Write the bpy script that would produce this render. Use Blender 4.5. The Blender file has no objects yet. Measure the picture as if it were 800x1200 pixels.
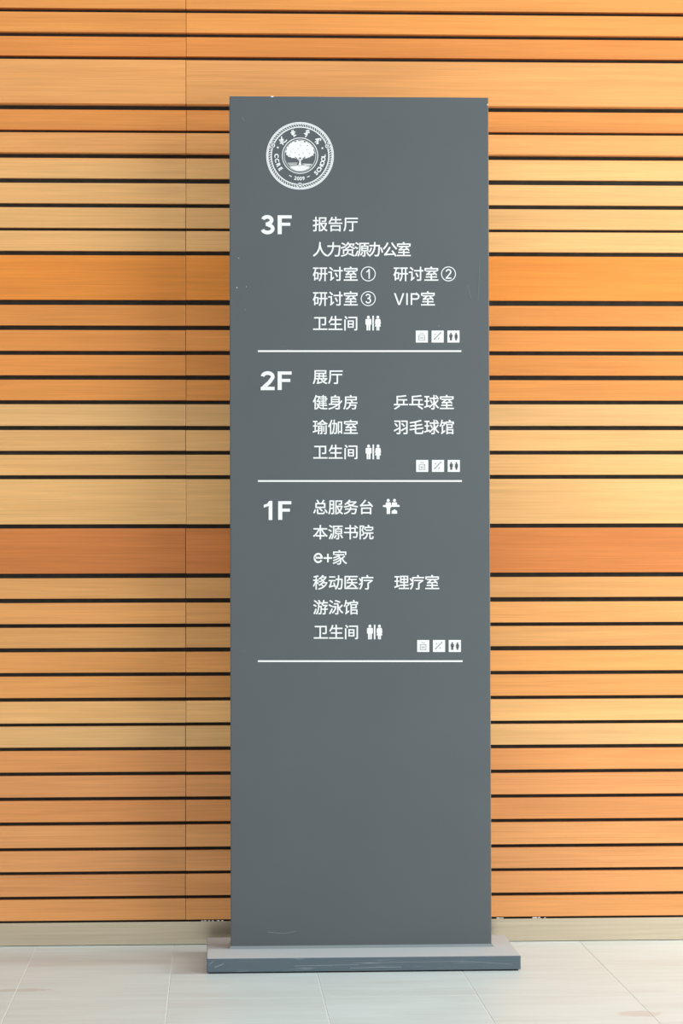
import bpy, bmesh, math, random
from mathutils import Vector, Matrix
random.seed(7)
S = bpy.context.scene
C = S.collection

# ---------------------------------------------------------------- camera
F_PX = 3107.28
CAM = Vector((-0.04327, -6.10837, 0.90942))
YAW, PITCH, ROLL = 0.04899, 0.02075, -0.00263
cy, sy = math.cos(YAW), math.sin(YAW)
cp, sp = math.cos(PITCH), math.sin(PITCH)
cr, sr = math.cos(ROLL), math.sin(ROLL)
ex = Vector((cy, -sy, 0)); ey = Vector((sy, cy, 0)); ez = Vector((0, 0, 1))
fwd = cp * ey + sp * ez
up0 = -sp * ey + cp * ez
right = cr * ex + sr * up0
up = -sr * ex + cr * up0
cam = bpy.data.objects.new('camera', bpy.data.cameras.new('camera'))
C.objects.link(cam)
m = Matrix((right, up, -fwd)).transposed().to_4x4(); m.translation = CAM
cam.matrix_world = m
cam.data.sensor_fit = 'VERTICAL'; cam.data.sensor_height = 36
cam.data.lens = F_PX * 36 / 1200
cam.data.clip_start = 0.05
S.camera = cam

def P(px, py, Y=0.0):
    """point on the vertical plane y=Y seen at photograph pixel (px, py)"""
    d = fwd + right * ((px - 400) / F_PX) - up * ((py - 600) / F_PX)
    return CAM + d * ((Y - CAM.y) / d.y)

# ---------------------------------------------------------------- world, light, exposure
S.view_settings.view_transform = 'Standard'
S.view_settings.look = 'None'
S.view_settings.gamma = 1
S.view_settings.use_curve_mapping = False
S.view_settings.exposure = 0.22
w = bpy.data.worlds.new('world'); S.world = w; w.use_nodes = True
bg = w.node_tree.nodes['Background']
bg.inputs['Color'].default_value = (0.93, 0.98, 1.02, 1)
bg.inputs['Strength'].default_value = 0.66

def area(name, loc, target, sx, sz, power, col):
    L = bpy.data.lights.new(name, 'AREA'); L.shape = 'RECTANGLE'
    L.size = sx; L.size_y = sz; L.energy = power; L.color = col
    o = bpy.data.objects.new(name, L); C.objects.link(o)
    o.location = loc
    o.rotation_euler = (Vector(target) - Vector(loc)).to_track_quat('-Z', 'Y').to_euler()
    return o
# glazed side of the lobby, to the right of the sign
area('window_daylight', (4.4, -0.35, 1.25), (0, -0.0, 0.3), 1.1, 2.0, 185, (0.95, 1.0, 0.98))
area('window_daylight_front', (3.6, -3.6, 2.0), (0, 0, 1.2), 3.2, 3.0, 118, (1.0, 0.98, 0.95))

# ---------------------------------------------------------------- helpers
def nt(name):
    mt = bpy.data.materials.new(name); mt.use_nodes = True
    t = mt.node_tree; return mt, t, t.nodes, t.links, t.nodes['Principled BSDF']
def lin(r, g, b):
    f = lambda c: (c / 255 / 12.92) if c / 255 <= .04045 else ((c / 255 + .055) / 1.055) ** 2.4
    return (f(r), f(g), f(b), 1)
def link_mesh(name, bm, mat, parent=None, smooth=False):
    bmesh.ops.recalc_face_normals(bm, faces=bm.faces)
    me = bpy.data.meshes.new(name); bm.to_mesh(me); bm.free()
    if mat: me.materials.append(mat)
    if smooth:
        for p in me.polygons: p.use_smooth = True
    o = bpy.data.objects.new(name, me); C.objects.link(o)
    if parent: o.parent = parent
    return o
def add_box(bm, x0, x1, y0, y1, z0, z1, bev=0.0, seg=1):
    r = bmesh.ops.create_cube(bm, size=1)
    vs = r['verts']
    for v in vs:
        v.co = Vector((x0 + (v.co.x + .5) * (x1 - x0), y0 + (v.co.y + .5) * (y1 - y0), z0 + (v.co.z + .5) * (z1 - z0)))
    if bev > 0:
        es = list({e for v in vs for e in v.link_edges})
        bmesh.ops.bevel(bm, geom=es, offset=bev, segments=seg, affect='EDGES', profile=.5)
def box(name, a, mat, parent=None, bev=0.0, seg=1):
    bm = bmesh.new(); add_box(bm, *a, bev=bev, seg=seg)
    return link_mesh(name, bm, mat, parent)

# ---------------------------------------------------------------- materials
def wood_mat():
    mt, t, N, L, B = nt('plank_wood')
    oi = N.new('ShaderNodeObjectInfo'); tc = N.new('ShaderNodeTexCoord')
    add = N.new('ShaderNodeVectorMath'); add.operation = 'ADD'
    mul = N.new('ShaderNodeVectorMath'); mul.operation = 'SCALE'; mul.inputs[3].default_value = 1.0
    cmb = N.new('ShaderNodeCombineXYZ')
    sc = N.new('ShaderNodeMath'); sc.operation = 'MULTIPLY'; sc.inputs[1].default_value = 37.0
    L.new(oi.outputs['Random'], sc.inputs[0])
    for i in range(3): L.new(sc.outputs[0], cmb.inputs[i])
    L.new(tc.outputs['Object'], add.inputs[0]); L.new(cmb.outputs[0], add.inputs[1])
    def noise(scl, s, det, dist=0.0):
        mp = N.new('ShaderNodeMapping'); mp.inputs['Scale'].default_value = scl
        n = N.new('ShaderNodeTexNoise'); n.inputs['Scale'].default_value = s
        n.inputs['Detail'].default_value = det; n.inputs['Distortion'].default_value = dist
        L.new(add.outputs[0], mp.inputs[0]); L.new(mp.outputs[0], n.inputs['Vector'])
        return n.outputs['Fac']
    fine = noise((1.4, 110, 110), 4.0, 5, .25)      # fine straight grain
    mid = noise((.5, 17, 17), 4.0, 4, .5)        # broader growth bands
    blot = noise((1.0, 4, 4), 1.7, 2, .2)        # slow tone drift along the board
    def rng(src, a, b, lo=.3, hi=.7):
        r = N.new('ShaderNodeMapRange'); r.inputs[1].default_value = lo; r.inputs[2].default_value = hi
        r.inputs[3].default_value = a; r.inputs[4].default_value = b; L.new(src, r.inputs[0]); return r.outputs[0]
    def mulm(a, b):
        q = N.new('ShaderNodeMath'); q.operation = 'MULTIPLY'; L.new(a, q.inputs[0]); L.new(b, q.inputs[1]); return q.outputs[0]
    k = mulm(mulm(rng(fine, .89, 1.08), rng(mid, .95, 1.04)), rng(blot, .93, 1.06))
    mix = N.new('ShaderNodeVectorMath'); mix.operation = 'SCALE'
    L.new(oi.outputs['Color'], mix.inputs[0]); L.new(k, mix.inputs[3])
    # slow drift of hue towards red-brown
    mx = N.new('ShaderNodeMix'); mx.data_type = 'RGBA'; mx.blend_type = 'MULTIPLY'
    L.new(rng(mid, .30, .0, .3, .6), mx.inputs[0]); L.new(mix.outputs[0], mx.inputs[6])
    mx.inputs[7].default_value = (1.0, .88, .74, 1)
    L.new(mx.outputs[2], B.inputs['Base Color'])
    L.new(rng(fine, .36, .5), B.inputs['Roughness']); B.inputs['Specular IOR Level'].default_value = .28
    bp = N.new('ShaderNodeBump'); bp.inputs['Strength'].default_value = .12; bp.inputs['Distance'].default_value = .0006
    L.new(fine, bp.inputs['Height']); L.new(bp.outputs[0], B.inputs['Normal'])
    return mt
WOOD = wood_mat()

def simple(name, col, rough=.5, metal=0.0, nscale=0, amt=.06, bump=0.0, stretch=(1, 1, 1), spec=.5):
    mt, t, N, L, B = nt(name)
    B.inputs['Roughness'].default_value = rough; B.inputs['Metallic'].default_value = metal
    B.inputs['Specular IOR Level'].default_value = spec
    if nscale:
        tc = N.new('ShaderNodeTexCoord'); mp = N.new('ShaderNodeMapping'); mp.inputs['Scale'].default_value = stretch
        n = N.new('ShaderNodeTexNoise'); n.inputs['Scale'].default_value = nscale; n.inputs['Detail'].default_value = 4
        r = N.new('ShaderNodeMapRange'); r.inputs[1].default_value = .3; r.inputs[2].default_value = .7
        r.inputs[3].default_value = 1 - amt; r.inputs[4].default_value = 1 + amt
        v = N.new('ShaderNodeVectorMath'); v.operation = 'SCALE'; v.inputs[0].default_value = col[:3]
        L.new(tc.outputs['Object'], mp.inputs[0]); L.new(mp.outputs[0], n.inputs['Vector']); L.new(n.outputs['Fac'], r.inputs[0])
        L.new(r.outputs[0], v.inputs[3]); L.new(v.outputs[0], B.inputs['Base Color'])
        if bump:
            bp = N.new('ShaderNodeBump'); bp.inputs['Strength'].default_value = bump; bp.inputs['Distance'].default_value = .001
            L.new(n.outputs['Fac'], bp.inputs['Height']); L.new(bp.outputs[0], B.inputs['Normal'])
    else:
        B.inputs['Base Color'].default_value = col
    return mt
BACK = simple('dark_backing', (.026, .027, .021, 1), .9, nscale=30, amt=.3)
STEEL = simple('brushed_steel', (.73, .62, .47, 1), .26, 1.0, nscale=25, amt=.07, bump=.05, stretch=(.15, 6, 6))
WHITE = simple('white_lettering', (.82, .84, .84, 1), .5)
MARK = simple('grey_symbol_print', (.20, .22, .22, 1), .5)
DARK = simple('dark_symbol_print', (.07, .08, .08, 1), .5)
CHIP = simple('bare_white_chip', (.85, .85, .82, 1), .7)
FILLET = simple('fillet_grey', (.20, .24, .25, 1), .35)

def paint_mat(name, col, rough, scr):
    mt, t, N, L, B = nt(name)
    tc = N.new('ShaderNodeTexCoord')
    n = N.new('ShaderNodeTexNoise'); n.inputs['Scale'].default_value = 5; n.inputs['Detail'].default_value = 5
    L.new(tc.outputs['Object'], n.inputs['Vector'])
    r = N.new('ShaderNodeMapRange'); r.inputs[1].default_value = .3; r.inputs[2].default_value = .7
    r.inputs[3].default_value = .97; r.inputs[4].default_value = 1.03; L.new(n.outputs['Fac'], r.inputs[0])
    v = N.new('ShaderNodeVectorMath'); v.operation = 'SCALE'; v.inputs[0].default_value = col
    L.new(r.outputs[0], v.inputs[3])
    # fine dust and scuffs
    mp = N.new('ShaderNodeMapping'); mp.inputs['Scale'].default_value = (1, 1, scr[0]); mp.inputs['Rotation'].default_value = (0, .12, 0)
    n2 = N.new('ShaderNodeTexNoise'); n2.inputs['Scale'].default_value = scr[1]; n2.inputs['Detail'].default_value = 6; n2.inputs['Distortion'].default_value = .8
    L.new(tc.outputs['Object'], mp.inputs[0]); L.new(mp.outputs[0], n2.inputs['Vector'])
    r2 = N.new('ShaderNodeMapRange'); r2.inputs[1].default_value = scr[2]; r2.inputs[2].default_value = scr[2] + .12
    r2.inputs[3].default_value = 0; r2.inputs[4].default_value = scr[3]; L.new(n2.outputs['Fac'], r2.inputs[0])
    mx = N.new('ShaderNodeMix'); mx.data_type = 'RGBA'; L.new(r2.outputs[0], mx.inputs[0])
    L.new(v.outputs[0], mx.inputs[6]); mx.inputs[7].default_value = (.42, .47, .5, 1)
    ge = N.new('ShaderNodeNewGeometry'); sx = N.new('ShaderNodeSeparateXYZ'); L.new(ge.outputs['True Normal'], sx.inputs[0])
    du = N.new('ShaderNodeMapRange'); du.inputs[1].default_value = .7; du.inputs[2].default_value = 1.0
    du.inputs[3].default_value = 0; du.inputs[4].default_value = .8; L.new(sx.outputs['Z'], du.inputs[0])
    md = N.new('ShaderNodeMix'); md.data_type = 'RGBA'; L.new(du.outputs[0], md.inputs[0])
    L.new(mx.outputs[2], md.inputs[6]); md.inputs[7].default_value = (.56, .58, .58, 1)   # paler grey on upward faces
    L.new(md.outputs[2], B.inputs['Base Color'])
    dr = N.new('ShaderNodeMapRange'); dr.inputs[3].default_value = rough; dr.inputs[4].default_value = .85
    L.new(du.outputs[0], dr.inputs[0]); L.new(dr.outputs[0], B.inputs['Roughness'])
    n3 = N.new('ShaderNodeTexNoise'); n3.inputs['Scale'].default_value = 900; L.new(tc.outputs['Object'], n3.inputs['Vector'])
    bp = N.new('ShaderNodeBump'); bp.inputs['Strength'].default_value = .08; bp.inputs['Distance'].default_value = .0003
    L.new(n3.outputs['Fac'], bp.inputs['Height']); L.new(bp.outputs[0], B.inputs['Normal'])
    return mt
PANEL = paint_mat('grey_satin_paint', (.083, .099, .107), .42, (2, 9, .74, .25))
PLATE = paint_mat('grey_plate_paint', (.085, .115, .14), .34, (22, 9, .60, .35))

def tile_mat():
    mt, t, N, L, B = nt('pale_oak_tile')
    oi = N.new('ShaderNodeObjectInfo'); tc = N.new('ShaderNodeTexCoord'); ge = N.new('ShaderNodeNewGeometry')
    sc = N.new('ShaderNodeMath'); sc.operation = 'MULTIPLY'; sc.inputs[1].default_value = 23.0
    L.new(oi.outputs['Random'], sc.inputs[0])
    add = N.new('ShaderNodeVectorMath'); add.operation = 'ADD'
    L.new(tc.outputs['Object'], add.inputs[0]); L.new(sc.outputs[0], add.inputs[1])
    def noise(scl, s, det, dist):
        mp = N.new('ShaderNodeMapping'); mp.inputs['Scale'].default_value = scl
        n = N.new('ShaderNodeTexNoise'); n.inputs['Scale'].default_value = s; n.inputs['Detail'].default_value = det
        n.inputs['Distortion'].default_value = dist
        L.new(add.outputs[0], mp.inputs[0]); L.new(mp.outputs[0], n.inputs['Vector']); return n.outputs['Fac']
    g = noise((1, 9, 1), 3.0, 6, 1.2); g2 = noise((1, 3, 1), 2.0, 2, .4)
    cr_ = N.new('ShaderNodeValToRGB'); e = cr_.color_ramp.elements
    e[0].position = .30; e[0].color = (.56, .60, .58, 1)
    e[1].position = .66; e[1].color = (.65, .74, .73, 1)
    m_ = cr_.color_ramp.elements.new(.46); m_.color = (.60, .67, .655, 1)
    mxv = N.new('ShaderNodeMath'); mxv.operation = 'MULTIPLY_ADD'; mxv.inputs[1].default_value = .6
    ad2 = N.new('ShaderNodeMath'); ad2.operation = 'MULTIPLY'; ad2.inputs[1].default_value = .4
    L.new(g2, ad2.inputs[0]); L.new(g, mxv.inputs[0]); L.new(ad2.outputs[0], mxv.inputs[2]); L.new(mxv.outputs[0], cr_.inputs[0])
    last = cr_.outputs[0]
    # a tan tape residue and a knot, each a mark on the floor itself
    for (x, y, rx, ry, col, st) in ((.825, -.735, .052, .036, (.50, .44, .40, 1), .5), (-.455, -.35, .07, .022, (.42, .38, .32, 1), .45)):
        s1 = N.new('ShaderNodeVectorMath'); s1.operation = 'SUBTRACT'; s1.inputs[1].default_value = (x, y, 0)
        L.new(ge.outputs['Position'], s1.inputs[0])
        s2 = N.new('ShaderNodeVectorMath'); s2.operation = 'MULTIPLY'; s2.inputs[1].default_value = (1 / rx, 1 / ry, 0)
        L.new(s1.outputs[0], s2.inputs[0])
        ln = N.new('ShaderNodeVectorMath'); ln.operation = 'LENGTH'; L.new(s2.outputs[0], ln.inputs[0])
        nn = N.new('ShaderNodeTexNoise'); nn.inputs['Scale'].default_value = 40; L.new(ge.outputs['Position'], nn.inputs['Vector'])
        a_ = N.new('ShaderNodeMath'); a_.operation = 'ADD'; L.new(ln.outputs['Value'], a_.inputs[0]); L.new(nn.outputs['Fac'], a_.inputs[1])
        r_ = N.new('ShaderNodeMapRange'); r_.inputs[1].default_value = 1.55; r_.inputs[2].default_value = 1.3
        r_.inputs[3].default_value = 0; r_.inputs[4].default_value = st; L.new(a_.outputs[0], r_.inputs[0])
        mx = N.new('ShaderNodeMix'); mx.data_type = 'RGBA'; L.new(r_.outputs[0], mx.inputs[0]); L.new(last, mx.inputs[6]); mx.inputs[7].default_value = col
        last = mx.outputs[2]
    L.new(last, B.inputs['Base Color'])
    B.inputs['Roughness'].default_value = .38
    bp = N.new('ShaderNodeBump'); bp.inputs['Strength'].default_value = .15; bp.inputs['Distance'].default_value = .001
    L.new(g, bp.inputs['Height']); L.new(bp.outputs[0], B.inputs['Normal'])
    return mt
TILE = tile_mat()
GROUT = simple('tile_grout', (.74, .76, .73, 1), .9, nscale=60, amt=.1)

# ---------------------------------------------------------------- floor
YW = 0.31443
def tag(o, kind=None, label=None, cat=None, group=None):
    if kind: o['kind'] = kind
    if label: o['label'] = label
    if cat: o['category'] = cat
    if group: o['group'] = group
    return o
floor = tag(box('floor', (-2.9, 2.9, -7.0, YW + .05, -.06, -.0006), GROUT), 'structure',
            'pale grey oak-look tiled floor in front of the timber wall', 'floor')
J0, JW, TY = 0.84558, 0.32728, (YW + .002, -.481, -1.276)
gp = .0010
tile_cache = {}
rest = bmesh.new()
ncol = 17
ys = list(TY)
while ys[-1] > -6.9: ys.append(ys[-1] - .795)
for i in range(ncol):
    xa = J0 + (i - 11) * JW; xb = xa + JW
    for j in range(len(ys) - 1):
        yb, ya = ys[j], ys[j + 1]
        if j < 2 and 3 <= i - 2 <= 13 and xb > -1.2:
            bm = bmesh.new()
            cx_, cy_ = (xa + xb) / 2, (ya + yb) / 2
            add_box(bm, xa + gp - cx_, xb - gp - cx_, ya + gp * .5 - cy_, yb - gp * .5 - cy_, -.0100, 0, bev=.0004)
            o = link_mesh('tile', bm, TILE, floor); o.location = (cx_, cy_, 0)
        else:
            add_box(rest, xa + gp, xb - gp, ya + gp, yb - gp, -.0100, 0)
o = link_mesh('distant_tiles', rest, TILE, floor); o['kind'] = 'stuff'

# ---------------------------------------------------------------- timber wall
wall = tag(box('wall_back', (-2.9, 2.9, YW + .014, YW + .16, -.06, 2.75), BACK), 'structure',
           'wall clad in horizontal orange and straw timber boards with dark shadow gaps', 'wall')
gaps = [(2.2649, 2.2565), (2.2071, 2.1971), (2.1483, 2.1416), (2.0333, 2.0193), (1.9684, 1.9635), (1.9139, 1.9017),
 (1.8512, 1.8411), (1.7907, 1.7817), (1.731, 1.725), (1.6752, 1.6658), (1.5565, 1.5453), (1.4944, 1.4845), (1.433, 1.4242),
 (1.3738, 1.3643), (1.3133, 1.3049), (1.2515, 1.2425), (1.1913, 1.1827), (1.1321, 1.1237), (1.0134, 1.0048), (0.8944, 0.8847),
 (0.8341, 0.8249), (0.7731, 0.7652), (0.715, 0.7063), (0.6555, 0.6479), (0.595, 0.5873), (0.534, 0.5277), (0.4759, 0.4687),
 (0.4161, 0.4089), (0.356, 0.3487), (0.2963, 0.2887), (0.2346, 0.2283), (0.1771, 0.1706), (0.1179, 0.1116), (0.0597, 0.0562)]
# board colours, top (above the first gap) to bottom
OR1 = (.80, .365, .125); OR2 = (.78, .335, .110); LT = (.81, .405, .150); STR = (.83, .485, .205); PAL = (.79, .485, .22)
SAT = (.83, .32, .070); RED = (.72, .255, .078); TAN = (.76, .385, .150)
cols = [OR1, OR1, OR2, LT, OR1, LT, STR, STR, STR, STR, SAT, OR2, OR2, OR2, (.75, .33, .11), PAL, STR, STR, (.80, .48, .205), RED,
        TAN, LT, TAN, OR1, OR1, STR, PAL, (.76, .36, .125), (.77, .375, .14), (.74, .345, .12), (.78, .40, .15), (.74, .375, .145), (.76, .375, .14), (.77, .38, .135)]
def tone(k, c):
    if c in (STR, PAL) or k == 18: f = (1, .935, .84)
    elif c == LT: f = (1, .91, .80)
    elif c == RED: f = (.90, .84, .70)
    elif k >= 27: f = (.97, .86, .82)
    elif k >= 20: f = (.98, .94, .82)
    else: f = (1, .88, .64)
    return tuple(a * b for a, b in zip(c, f))
cols = [tone(k, c) for k, c in enumerate(cols)]
prot = {0: .010, 1: .010, 2: .001, 3: .022, 5: .017, 21: .004, 25: .004, 30: .005, 15: .002, 19: .001, 9: .0, 4: -.001}
rows = []
top = 2.2649
hi = 2.325
prev = hi
for k, (t_, b_) in enumerate(gaps):
    t_ += .0008; b_ -= .0006
    rows.append((t_, prev, cols[k], prot.get(k, random.uniform(-.0006, .0012)))); prev = b_
z = hi + .009
for k in range(3):
    rows.append((z, z + .0515 + (0.06 if k == 1 else 0), [OR1, LT, STR][k], .0)); z = rows[-1][1] + .009
def plank(x0, x1, z0, z1, pr, col):
    z0, z1 = [CAM.z + (q - CAM.z) * (1 - pr / 6.42) for q in (z0, z1)]
    cx_, cz_ = (x0 + x1) / 2, (z0 + z1) / 2
    bm = bmesh.new()
    add_box(bm, x0 - cx_, x1 - cx_, -pr, .016, z0 - cz_, z1 - cz_, bev=.0007)
    o = link_mesh('plank', bm, WOOD, wall)
    o.location = (cx_, YW, cz_); o.color = (*col, 1)
for (z0, z1, col, pr) in rows:
    xj = -.1072 + (.0044) * z0 / 2.2 + random.uniform(-.0006, .0006)
    for side in (0, 1):
        k = random.uniform(.96, 1.04); c2 = tuple(min(.9, c * k) for c in col)
        dz = random.uniform(-.0004, .0004)
        if side == 0: plank(xj - 2.44, xj - .0005, z0, z1, pr, c2)
        else: plank(xj + .0005, xj + 2.44, z0 + dz, z1 + dz, pr + random.uniform(-.0003, .0003), c2)

base_b = tag(box('baseboard_back', (-2.7, 2.7, YW, YW + .014, 0.0012, .0555), STEEL, bev=.0006), 'structure',
             'brushed steel skirting strip along the foot of the timber wall', 'skirting')
bm = bmesh.new()
for (a, b) in ((240, 268), (236, 241), (575, 590), (612, 640)):
    for k in range(5 if b - a > 6 else 2):
        q = P(random.uniform(a, b), 1081, YW)
        s = random.uniform(.0012, .0028)
        r = bmesh.ops.create_icosphere(bm, subdivisions=1, radius=s)
        for v in r['verts']: v.co = Vector((v.co.x * 1.6, v.co.y * .8, v.co.z * .6)) + Vector((q.x, YW + .003, .0558 + s * .5))
o = link_mesh('plaster_crumbs', bm, CHIP, base_b); o['kind'] = 'stuff'

# ---------------------------------------------------------------- directory sign
H, TB, PT = 1.99769, .03417, .08
sign = bpy.data.objects.new('directory_sign', None); C.objects.link(sign)
sign.location = (.30, .02, 0); sign.empty_display_size = .2
tag(sign, None, 'tall grey free-standing floor directory sign with white Chinese lettering on a flat base plate', 'sign')
OFF = Vector((-.30, -.02, 0))
def part(name, bm, mat, parent=None, label=None, smooth=False):
    par = parent or sign
    o = link_mesh(name, bm, mat, par, smooth)
    if par is sign: o.location = OFF
    if label: o['label'] = label
    return o
bm = bmesh.new(); add_box(bm, -.05544, .65027, -.14815, .18881, .0030, TB, bev=.0018, seg=2)
plate = part('base_plate', bm, PLATE)
bm = bmesh.new(); add_box(bm, -.050, .645, -.143, .184, 0, .0034)
part('base_shadow_strip', bm, simple('shadow_strip_black', (.01, .011, .012, 1), .8), plate)  # near-black inset block, stands in for the shadow line under the plate
bm = bmesh.new(); add_box(bm, 0, .60, 0, PT, TB, H, bev=.0016, seg=2)
panel = part('panel', bm, PANEL)
# paler grey fillet where the panel meets the plate
bm = bmesh.new()
r_ = .006
def fil(a, b, c):
    vs = [bm.verts.new(v) for v in (a[0], b[0], c[0], a[1], b[1], c[1])]
    for f in ((0, 1, 2), (3, 5, 4), (0, 3, 4, 1), (1, 4, 5, 2), (2, 5, 3, 0)): bm.faces.new([vs[i] for i in f])
V = Vector
fil((V((-r_, -r_, TB)), V((.6 + r_, -r_, TB))), (V((0, 0, TB)), V((.6, 0, TB))), (V((0, 0, TB + r_)), V((.6, 0, TB + r_))))
fil((V((-r_, -r_, TB)), V((-r_, PT, TB))), (V((0, 0, TB)), V((0, PT, TB))), (V((0, 0, TB + r_)), V((0, PT, TB + r_))))
fil((V((.6 + r_, -r_, TB)), V((.6 + r_, PT, TB))), (V((.6, 0, TB)), V((.6, PT, TB))), (V((.6, 0, TB + r_)), V((.6, PT, TB + r_))))
part('foot_fillet', bm, FILLET)

# flat print on the panel face: shapes given on the photograph, laid at their true place on the face
TH = .0005
def poly(bm, pts, lift=0.0):
    vs = [bm.verts.new((P(x, y).x, -TH - lift, P(x, y).z)) for x, y in pts]
    f = bm.faces.new(vs)
    r = bmesh.ops.extrude_face_region(bm, geom=[f])
    for v in [g for g in r['geom'] if isinstance(g, bmesh.types.BMVert)]: v.co.y = -lift + .0001
def rect(bm, x0, y0, x1, y1, lift=0.0): poly(bm, [(x0, y0), (x1, y0), (x1, y1), (x0, y1)], lift)
def disc(bm, cx, cy, r, n=24, lift=0.0, sq=1.0):
    poly(bm, [(cx + r * math.cos(2 * math.pi * i / n), cy + r * sq * math.sin(2 * math.pi * i / n)) for i in range(n)], lift)
def ring(bm, cx, cy, r0, r1, n=64, lift=0.0):
    for i in range(n):
        a, b = 2 * math.pi * i / n, 2 * math.pi * (i + 1) / n
        poly(bm, [(cx + r * math.cos(t), cy + r * math.sin(t)) for r, t in ((r0, a), (r1, a), (r1, b), (r0, b))], lift)
def seg(bm, x0, y0, x1, y1, w, lift=0.0):
    dx, dy = x1 - x0, y1 - y0; l = math.hypot(dx, dy); nx, ny = -dy / l * w / 2, dx / l * w / 2
    poly(bm, [(x0 + nx, y0 + ny), (x1 + nx, y1 + ny), (x1 - nx, y1 - ny), (x0 - nx, y0 - ny)], lift)

dg = None
_glyph = {}
def glyph(s, off=0.0):
    """mesh data (verts, faces) of a string in the built-in font, em = 1"""
    key = (s, off)
    if key in _glyph: return _glyph[key]
    cu = bpy.data.curves.new('glyph', 'FONT'); cu.body = s; cu.size = 1.0
    cu.resolution_u = 4
    o = bpy.data.objects.new('glyph', cu); C.objects.link(o)
    bpy.context.view_layer.update()
    me = o.to_mesh()
    vs = [(v.co.x, v.co.y) for v in me.vertices]; fs = [tuple(p.vertices) for p in me.polygons]
    o.to_mesh_clear(); bpy.data.objects.remove(o); bpy.data.curves.remove(cu)
    _glyph[key] = (vs, fs); return _glyph[key]
PXM = (P(571, 600) - P(270, 600)).length / 301
BOLD = 0.0
def put(bm, g, fn, lift=0.0):
    if BOLD:
        for k, (dx, dy) in enumerate(((-1, -1), (1, -1), (1, 1), (-1, 1))):
            put1(bm, g, (lambda x, y, dx=dx, dy=dy: (fn(x, y)[0] + dx * BOLD, fn(x, y)[1] + dy * BOLD)), lift + k * .00003)
    else: put1(bm, g, fn, lift)
def put1(bm, g, fn, lift=0.0):
    vs, fs = g
    vv = []
    for x, y in vs:
        q = P(*fn(x, y)); vv.append(bm.verts.new((q.x, -TH - lift, q.z)))
    fl = []
    for f in fs:
        try: fl.append(bm.faces.new([vv[i] for i in f]))
        except ValueError: pass
    r = bmesh.ops.extrude_face_region(bm, geom=fl)
    for v in [q for q in r['geom'] if isinstance(q, bmesh.types.BMVert)]: v.co.y = -lift + .0001
def fit_text(bm, s, x0, y0, x1, y1, off=0.0):
    g = glyph(s, off); X = [v[0] for v in g[0]]; Y = [v[1] for v in g[0]]
    ax, bx, ay, by = min(X), max(X), min(Y), max(Y)
    put(bm, g, lambda x, y: (x0 + (x - ax) / (bx - ax) * (x1 - x0), y1 - (y - ay) / (by - ay) * (y1 - y0)))
EM = 18.2
BOLD = .17
def cjk(bm, s, x0, yc, pitch=17.9, off=.012, em=EM):
    for i, ch in enumerate(s):
        cx = x0 + 8.6 + i * pitch
        put(bm, glyph(ch, off), lambda x, y: (cx + (x - .5) * em, yc - (y - .38) * em))

def stroke(bm, pts, w_, closed=False, lift=0.0):
    """a pen stroke of width w_ along photograph points, mitred, as one ngon"""
    L_, R_ = [], []
    for i, p in enumerate(pts):
        a = Vector(pts[max(0, i - 1)]); b = Vector(p); c = Vector(pts[min(len(pts) - 1, i + 1)])
        d1 = (b - a) if i else (c - b); d2 = (c - b) if i < len(pts) - 1 else (b - a)
        d1.normalize(); d2.normalize()
        n1 = Vector((-d1.y, d1.x)); n2 = Vector((-d2.y, d2.x)); n_ = (n1 + n2).normalized()
        k = w_ / 2 / max(.35, n_.dot(n1))
        L_.append(tuple(b + n_ * k)); R_.append(tuple(b - n_ * k))
    poly(bm, L_ + R_[::-1], lift)
def arc(cx, cy, rx, ry, a0, a1, n=16):
    return [(cx + rx * math.cos(math.radians(a0 + (a1 - a0) * i / n)), cy + ry * math.sin(math.radians(a0 + (a1 - a0) * i / n))) for i in range(n + 1)]
def digit(bm, d, x, y, wd, h, sw, lift=0.0):
    """grotesque numeral in the box x..x+wd, y..y+h (y down), stroke width sw"""
    r = sw / 2
    if d == '1':
        poly(bm, [(x + wd * .80, y), (x + wd * .80, y + h), (x + wd * .80 - sw, y + h), (x + wd * .80 - sw, y + h * .26),
                  (x + wd * .18, y + h * .36), (x + wd * .18, y + h * .36 - sw * .8), (x + wd * .42, y + h * .15), (x + wd * .80 - sw * .85, y)], lift)
    elif d == '2':
        rx, ry = wd / 2 - r, h * .29 - r
        top = arc(x + wd / 2, y + h * .29, rx, ry, 185, 385, 18)
        stroke(bm, top + [(x + wd * .60, y + h * .60), (x + wd * .28, y + h * .80), (x + r * 1.1, y + h - r * .6)], sw, lift=lift)
        rect(bm, x, y + h - sw * .92, x + wd, y + h, lift + .00004)
    elif d == '3':
        stroke(bm, arc(x + wd * .47, y + h * .265, wd * .45 - r, h * .265 - r, 195, 425, 18) + [(x + wd * .52, y + h * .48)], sw, lift=lift)
        stroke(bm, [(x + wd * .36, y + h * .48), (x + wd * .5, y + h * .475)] + arc(x + wd * .49, y + h * .71, wd * .51 - r, h * .29 - r + .0, -75, 165, 20), sw, lift=lift + .00004)
def letter(bm, ch, x, y, wd, h, sw):
    if ch == 'I': rect(bm, x, y, x + sw, y + h)
    elif ch == 'V':
        c = x + wd / 2
        poly(bm, [(x, y), (x + sw * 1.1, y), (c, y + h - sw * 1.3), (x + wd - sw * 1.1, y), (x + wd, y), (c + sw * .62, y + h), (c - sw * .62, y + h)])
    elif ch == 'P':
        rect(bm, x, y, x + sw, y + h)
        r = h * .28
        stroke(bm, [(x + sw * .5, y + sw / 2), (x + wd - r, y + sw / 2)] + arc(x + wd - r, y + r, r - sw / 2, r - sw / 2, -90, 90, 12) + [(x + sw * .5, y + 2 * r - sw / 2)], sw, lift=.00004)
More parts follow.
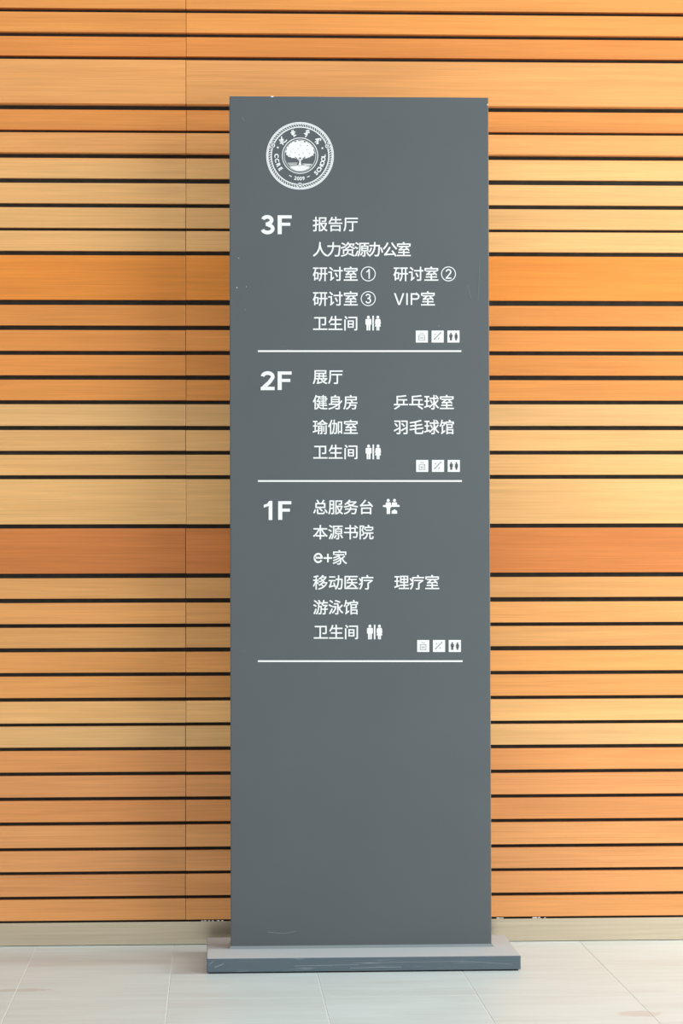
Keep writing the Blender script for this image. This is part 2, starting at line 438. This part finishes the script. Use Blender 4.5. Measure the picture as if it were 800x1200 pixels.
def floor_number(s, x0, y0, x1, y1):
    bm = bmesh.new()
    digit(bm, s[0], x0, y0, 16.2, y1 - y0, 4.3)
    fx = x0 + 19.8
    poly(bm, [(fx, y0 + .3), (x1, y0 + .3), (x1, y0 + 4), (fx + 4.8, y0 + 4), (fx + 4.8, y0 + 9), (x1 - 1.6, y0 + 9),
              (x1 - 1.6, y0 + 12.6), (fx + 4.8, y0 + 12.6), (fx + 4.8, y1 - .2), (fx, y1 - .2)])
    part('floor_number', bm, WHITE, label='bold white %s marking its floor' % s)
floor_number('3F', 305.4, 252.0, 341.6, 274.6)
floor_number('2F', 305.4, 435.0, 341.6, 457.2)
floor_number('1F', 306.0, 587.0, 341.2, 609.4)

def line(s, x, y, pitch=17.9, extra=None, label=None):
    bm = bmesh.new(); cjk(bm, s, x, y, pitch)
    if extra: extra(bm)
    part('lettering', bm, WHITE, label='white characters reading ' + (label or s))
def num(n, cx, cy):
    def f(bm):
        ring(bm, cx, cy, 7.7, 8.7, 40)
        digit(bm, n, cx - (3.6 if n == '1' else 3.4), cy - 5.7, 6.8, 11.4, 1.5)
    return f
line('报告厅', 366.4, 262.6)
line('人力资源办公室', 366.2, 292.2, 16.35)
line('研讨室', 366.4, 321.0, extra=num('1', 431.3, 321), label='研讨室 with a circled 1')
line('研讨室', 460.8, 321.0, extra=num('2', 525.3, 321), label='研讨室 with a circled 2')
line('研讨室', 366.4, 350.0, extra=num('3', 431.3, 350), label='研讨室 with a circled 3')
bm = bmesh.new(); letter(bm, 'V', 461.4, 343.6, 12.2, 13.8, 1.8); letter(bm, 'I', 475.8, 343.6, 2, 13.8, 1.8); letter(bm, 'P', 481.0, 343.6, 10.4, 13.8, 1.8); cjk(bm, '室', 492.6, 350)
part('lettering', bm, WHITE, label='white lettering reading VIP室')
line('卫生间', 366.4, 378.8)
line('展厅', 366.4, 441.5)
line('健身房', 366.4, 471.4)
line('乒乓球室', 461.0, 471.4)
line('瑜伽室', 366.4, 500.4)
line('羽毛球馆', 461.2, 500.4)
line('卫生间', 366.6, 529.6)
line('总服务台', 366.6, 594.2)
line('本源书院', 366.6, 623.6)
bm = bmesh.new()
stroke(bm, [(368.6, 653.6), (377.0, 653.6)] + arc(372.7, 653.9, 4.3, 4.9, -5, -330, 28), 2.2)
poly(bm, [(379.0, 653.0), (383.1, 653.0), (383.1, 648.9), (385.0, 648.9), (385.0, 653.0), (389.0, 653.0), (389.0, 654.9),
          (385.0, 654.9), (385.0, 659.0), (383.1, 659.0), (383.1, 654.9), (379.0, 654.9)]); cjk(bm, '家', 389.2, 653.2)
part('lettering', bm, WHITE, label='white lettering reading e+家')
line('移动医疗', 366.6, 682.4)
line('理疗室', 461.8, 682.4)
line('游泳馆', 366.8, 711.6)
line('卫生间', 367.2, 740.6)

for (x0, x1, y) in ((302, 540.3, 411.5), (302, 541, 563.7), (302, 541.8, 774.8)):
    bm = bmesh.new(); rect(bm, x0, y - 1.0, x1, y + 1.0)
    part('divider_line', bm, WHITE)

def man(bm, x, y, s=1.0, lift=0.0):
    disc(bm, x, y + 1.7 * s, 1.75 * s, 16, lift)
    poly(bm, [(x - 2.6 * s, y + 3.7 * s), (x + 2.6 * s, y + 3.7 * s), (x + 3.5 * s, y + 4.6 * s), (x + 3.5 * s, y + 10.2 * s), (x + 2.3 * s, y + 10.6 * s),
              (x + 2.2 * s, y + 17.2 * s), (x + .25 * s, y + 17.2 * s), (x + .15 * s, y + 11 * s), (x - .15 * s, y + 11 * s), (x - .25 * s, y + 17.2 * s),
              (x - 2.2 * s, y + 17.2 * s), (x - 2.3 * s, y + 10.6 * s), (x - 3.5 * s, y + 10.2 * s), (x - 3.5 * s, y + 4.6 * s)], lift)
def woman(bm, x, y, s=1.0, lift=0.0):
    disc(bm, x, y + 1.7 * s, 1.75 * s, 16, lift)
    poly(bm, [(x - 2.1 * s, y + 3.7 * s), (x + 2.1 * s, y + 3.7 * s), (x + 2.9 * s, y + 4.6 * s), (x + 3.5 * s, y + 9.4 * s), (x + 2.6 * s, y + 9.6 * s),
              (x + 3.5 * s, y + 12.6 * s), (x + 1.8 * s, y + 12.6 * s), (x + 1.7 * s, y + 17.2 * s), (x + .2 * s, y + 17.2 * s), (x + .1 * s, y + 12.8 * s),
              (x - .1 * s, y + 12.8 * s), (x - .2 * s, y + 17.2 * s), (x - 1.7 * s, y + 17.2 * s), (x - 1.8 * s, y + 12.6 * s), (x - 3.5 * s, y + 12.6 * s),
              (x - 2.6 * s, y + 9.6 * s), (x - 3.5 * s, y + 9.4 * s), (x - 2.9 * s, y + 4.6 * s)], lift)
for (x, y) in ((428, 370), (428.2, 521), (429.8, 732)):
    bm = bmesh.new(); man(bm, x + 3.5, y); woman(bm, x + 14.6, y); rect(bm, x + 8.1, y, x + 9.9, y + 17.2)
    part('restroom_symbol', bm, WHITE, label='white man and woman symbol with a bar between')
bm = bmesh.new()
disc(bm, 454.7, 586.4, 1.8, 16); disc(bm, 462, 586.4, 1.8, 16)
poly(bm, [(452.6, 588.6), (456.9, 588.6), (458, 589.6), (458, 591.9), (459, 591.9), (459, 589.6), (459.8, 588.6), (464.2, 588.6), (465.1, 589.6),
          (465.1, 591.6), (468, 591.8), (468, 594), (458.2, 594), (457.6, 595.2), (457, 595.6), (456.9, 602.3), (452.9, 602.3), (452.8, 595.6),
          (451.6, 594.2), (448.5, 594), (448.5, 592.2), (451.8, 591.6), (451.8, 589.6)])
poly(bm, [(458.7, 602), (458.7, 599), (459.6, 598.2), (460.6, 598), (461.2, 597), (462.8, 597), (463.4, 598), (464.4, 598.2), (465.2, 599), (465.2, 602)])
part('service_desk_symbol', bm, WHITE, label='white symbol of two people at a counter')

LF = .0006
for (bx, by) in ((487.0, 387.4), (487.4, 539.0), (488.6, 750.0)):
    for k in range(3):
        x = bx + k * 18.5; y = by
        bm = bmesh.new(); rect(bm, x, y, x + 14.2, y + 14.0)
        nm = ('elevator_symbol', 'escalator_symbol', 'toilet_symbol')[k]
        sq = part(nm, bm, WHITE, label=('small white square with a lift car symbol', 'small white square with a diagonal escalator symbol', 'small white square with two figures')[k])
        bm = bmesh.new()
        if k == 0:
            for (a, b, c, d) in ((3.6, 5.2, 10.6, 5.6), (3.6, 11.3, 10.6, 11.7), (3.6, 5.2, 4.0, 11.7), (10.2, 5.2, 10.6, 11.7)): rect(bm, x + a, y + b, x + c, y + d, LF)
            rect(bm, x + 5.7, y + 7.4, x + 6.3, y + 9.8, LF); rect(bm, x + 7.7, y + 7.4, x + 8.3, y + 9.8, LF)
            poly(bm, [(x + 5.1, y + 2.6), (x + 6.7, y + 2.6), (x + 5.9, y + 3.7)], LF); poly(bm, [(x + 7.4, y + 3.7), (x + 9.0, y + 3.7), (x + 8.2, y + 2.6)], LF)
        elif k == 1:
            seg(bm, x + 3, y + 10.4, x + 10.8, y + 2.6, .75, LF); seg(bm, x + 2.7, y + 10.3, x + 4.2, y + 10.3, .5, LF); seg(bm, x + 10, y + 2.5, x + 11.3, y + 2.5, .5, LF)
            poly(bm, [(x + 7.6, y + 10.6), (x + 8.2, y + 8.6), (x + 9.7, y + 9.0)], LF); poly(bm, [(x + 3.2, y + 5.0), (x + 4.8, y + 3.3), (x + 4.7, y + 4.9)], LF)
        else:
            man(bm, x + 4.2, y + 2.6, .52, LF); woman(bm, x + 10.3, y + 2.6, .52, LF)
        part('symbol_print', bm, DARK if k == 2 else MARK, sq)

# emblem
ecx, ecy = 351.4, 182.6
em = part('emblem', (lambda b: (ring(b, ecx, ecy, 37.1, 38.4, 72), ring(b, ecx, ecy, 38.7, 39.6, 72), ring(b, ecx, ecy, 33.0, 34.2, 72), b)[-1])(bmesh.new()), WHITE,
          label='round white school emblem with a rope border around a tree')
bm = bmesh.new()
n = 80
for i in range(n):
    a = 2 * math.pi * (i + .5) / n
    if min(abs((a - math.radians(k) + math.pi) % (2 * math.pi) - math.pi) for k in (-159, -20, 90)) < .075: continue
    tw = -.055; hw = .0235
    P4 = [(34.0, a - hw - tw / 2), (37.3, a - hw + tw / 2), (37.3, a + hw * .05 + tw / 2), (34.0, a + hw * .05 - tw / 2)]
    poly(bm, [(ecx + r * math.cos(t), ecy + r * math.sin(t)) for r, t in P4])
part('rope_border', bm, WHITE, em)
for k in (-159, -20, 90):
    a = math.radians(k); bm = bmesh.new(); x, y = ecx + 34.6 * math.cos(a), ecy + 34.6 * math.sin(a)
    ring(bm, x, y, 2.3, 3.1, 20); disc(bm, x, y, 1.4, 12)
    part('knot', bm, WHITE, em)
bm = bmesh.new(); ring(bm, ecx, ecy - .2, 20.3, 21.2, 60); ring(bm, ecx, ecy - .2, 18.2, 18.7, 60)
part('inner_ring', bm, WHITE, em)
# tree: leafy crown, trunk, ground
bm = bmesh.new()
rng = random.Random(3)
cr_pts = []
nn = 46
for i in range(nn):
    t = 2 * math.pi * i / nn
    b = 1 + .07 * math.sin(i * 2.5) + rng.uniform(-.035, .035)
    x = 17.0 * math.cos(t) * b; y = 12.6 * math.sin(t) * b
    if y > 3.5: y = 3.5 + (y - 3.5) * .55
    if x > 0 and y < 0: pass
    cr_pts.append((ecx + x * .98, ecy - 5.0 + y))
poly(bm, cr_pts)
part('tree_crown', bm, WHITE, em)
bm = bmesh.new()
for (x, y) in ((343.4, 175), (346, 179), (349.3, 174.3), (355, 179.3), (359.6, 175.5), (362.5, 180), (339.5, 182), (350.5, 181.5), (357, 184), (364, 186.5), (345, 186.6),
               (352, 170.2), (360, 170.5), (341, 178), (366, 182.5)):
    disc(bm, x, y, rng.uniform(.3, .7), 6, .0003, .7)
part('leaf_gaps', bm, PANEL, em)
bm = bmesh.new()
poly(bm, [(ecx - 1.0, ecy + 2), (ecx + 1.0, ecy + 2), (ecx + 1.0, ecy + 8.5), (ecx + 2.4, ecy + 11.5), (ecx - 2.2, ecy + 11.5), (ecx - .9, ecy + 8.5)])
seg(bm, ecx - .4, ecy + 5.5, ecx - 6, ecy + 1.5, .8); seg(bm, ecx + .4, ecy + 5.5, ecx + 6, ecy + 1.5, .8)
part('tree_trunk', bm, WHITE, em)
bm = bmesh.new()
for (x0, x1, y) in ((-14.5, -3, 8.6), (-13.6, -4, 10.0), (3, 14, 9.4), (-12.5, 12.8, 11.4), (4.5, 13.5, 10.4)):
    seg(bm, ecx + x0, ecy + y, ecx + x1, ecy + y + (.5 if x0 > 0 else -.2), .55)
bot = [(ecx - 11.6, ecy + 12.4)] + [(ecx + 17.6 * math.cos(math.radians(d)), ecy + 17.6 * math.sin(math.radians(d))) for d in range(130, 48, -6)] + [(ecx + 11.6, ecy + 12.6), (ecx + 2, ecy + 11.4)]
poly(bm, bot)
part('ground_lines', bm, WHITE, em)
# emblem wording
def around(bm, ch, ang, r, h, off, outward, font_c=.36):
    global BOLD
    BOLD = off
    """place glyph at image angle ang (deg, y down); outward=True: its top points away from the centre"""
    g = glyph(ch, off); X = [v[0] for v in g[0]]; mx = (min(X) + max(X)) / 2
    a = math.radians(ang); cx, cy_ = ecx + r * math.cos(a), ecy + r * math.sin(a)
    ux, uy = (math.cos(a), math.sin(a)) if outward else (-math.cos(a), -math.sin(a))
    rx, ry = -uy, ux
    put(bm, g, lambda x, y: (cx + (x - mx) * h * rx + (y - font_c) * h * ux, cy_ + (x - mx) * h * ry + (y - font_c) * h * uy))
CAL = [  # four brush-written characters (build, trade, learn, hall), stroke by stroke
 [(120,243,124,290),(84,298,150,286),(96,318,152,306),(118,262,126,345),(96,345,150,335),(130,345,146,366),(150,332,176,322),(176,322,197,294)],
 [(286,148,290,205),(250,194,320,178),(262,214,312,202),(290,205,302,254),(264,158,276,186),(300,236,332,224),(272,196,282,228)],
 [(492,150,482,196),(444,204,526,188),(468,166,522,164),(508,152,514,178),(482,196,486,232),(486,232,458,254),(456,216,496,212)],
 [(606,288,686,276),(688,276,680,308),(652,270,640,300),(620,300,664,292),(640,300,638,345),(598,326,656,318),(618,352,656,344)]]
for st in CAL:
    bm = bmesh.new()
    for k, (a, b, c, d) in enumerate(st):
        seg(bm, 320 + a / 12.31, 140 + b / 12.31, 320 + c / 12.31, 140 + d / 12.31, 1.25, k * .00002)
    part('emblem_character', bm, WHITE, em)
bm = bmesh.new()
for ch, d in zip('CCRE', (180, 168.5, 157, 146)): around(bm, ch, d, 27.4, 6.7, .22, False)
part('emblem_word', bm, WHITE, em)
bm = bmesh.new()
for ch, d in zip('SCHOOL', (47, 37.6, 28.0, 18.2, 8.4, 0)): around(bm, ch, d, 27.4, 6.7, .22, False)
part('emblem_word', bm, WHITE, em)
bm = bmesh.new()
for ch, d in zip('2009', (101.7, 94.9, 88.1, 81.3)): around(bm, ch, d, 26.6, 5.8, .12, False)
for d in (115.5, 68):
    a = math.radians(d); x, y = ecx + 26.2 * math.cos(a), ecy + 26.2 * math.sin(a); tx, ty = -math.sin(a) * 1.7, math.cos(a) * 1.7
    seg(bm, x - tx, y - ty, x + tx, y + ty, .9)
part('emblem_year', bm, WHITE, em)
for d in (-159.5, -19):
    bm = bmesh.new(); disc(bm, ecx + 27.7 * math.cos(math.radians(d)), ecy + 27.7 * math.sin(math.radians(d)), 1.1, 12)
    part('emblem_dot', bm, WHITE, em)

# paint chips and scratches on the panel
def chip(draw):
    bm = bmesh.new(); draw(bm); part('paint_chip', bm, CHIP, panel)
chip(lambda b: poly(b, [(316.6, 112.6), (321, 112.6), (320.2, 113.7), (318, 113.9)]))
chip(lambda b: poly(b, [(570.4, 122.6), (571.4, 121.2), (571.6, 124.4)]))
for (x, y, r) in ((279.6, 302.5, .45), (277.5, 337, .6), (288.5, 336, .4), (514, 382, .3), (337, 410, .35), (287, 363, .3)):
    chip(lambda b: disc(b, x, y, r, 6))
SCUFF = simple('scuffed_paint', (.22, .25, .26, 1), .6)
for (a, b, c, d, w_) in ((283.2, 137, 286.4, 142, .35), (313, 1092, 332, 1094, .45), (332, 1094, 346, 1091.5, .35), (562, 305, 560, 352, .2), (548, 335, 552, 350, .25)):
    bm = bmesh.new(); seg(bm, a, b, c, d, w_, -.0003); part('scratch', bm, SCUFF, panel)
# scratches on the plate's front edge
SCR = simple('bright_scratch', (.24, .29, .33, 1), .5)
for (x0, y0, x1, y1, w_) in ((251, 1134, 262, 1129.4, .8), (245, 1130, 251, 1126, .5), (345, 1132, 420, 1130.4, .4), (410, 1134.4, 470, 1133, .5), (430, 1128, 545, 1126.4, .3), (540, 1126, 600, 1130, .3)):
    a, b = P(x0, y0, -.14815), P(x1, y1, -.14815); d = (b - a).normalized(); n_ = Vector((-d.z, 0, d.x)) * w_ * PXM / 2
    bm = bmesh.new()
    bm.faces.new([bm.verts.new(v + Vector((0, -.0001, 0))) for v in (a + n_, b + n_, b - n_, a - n_)])
    part('scratch', bm, SCR, plate)
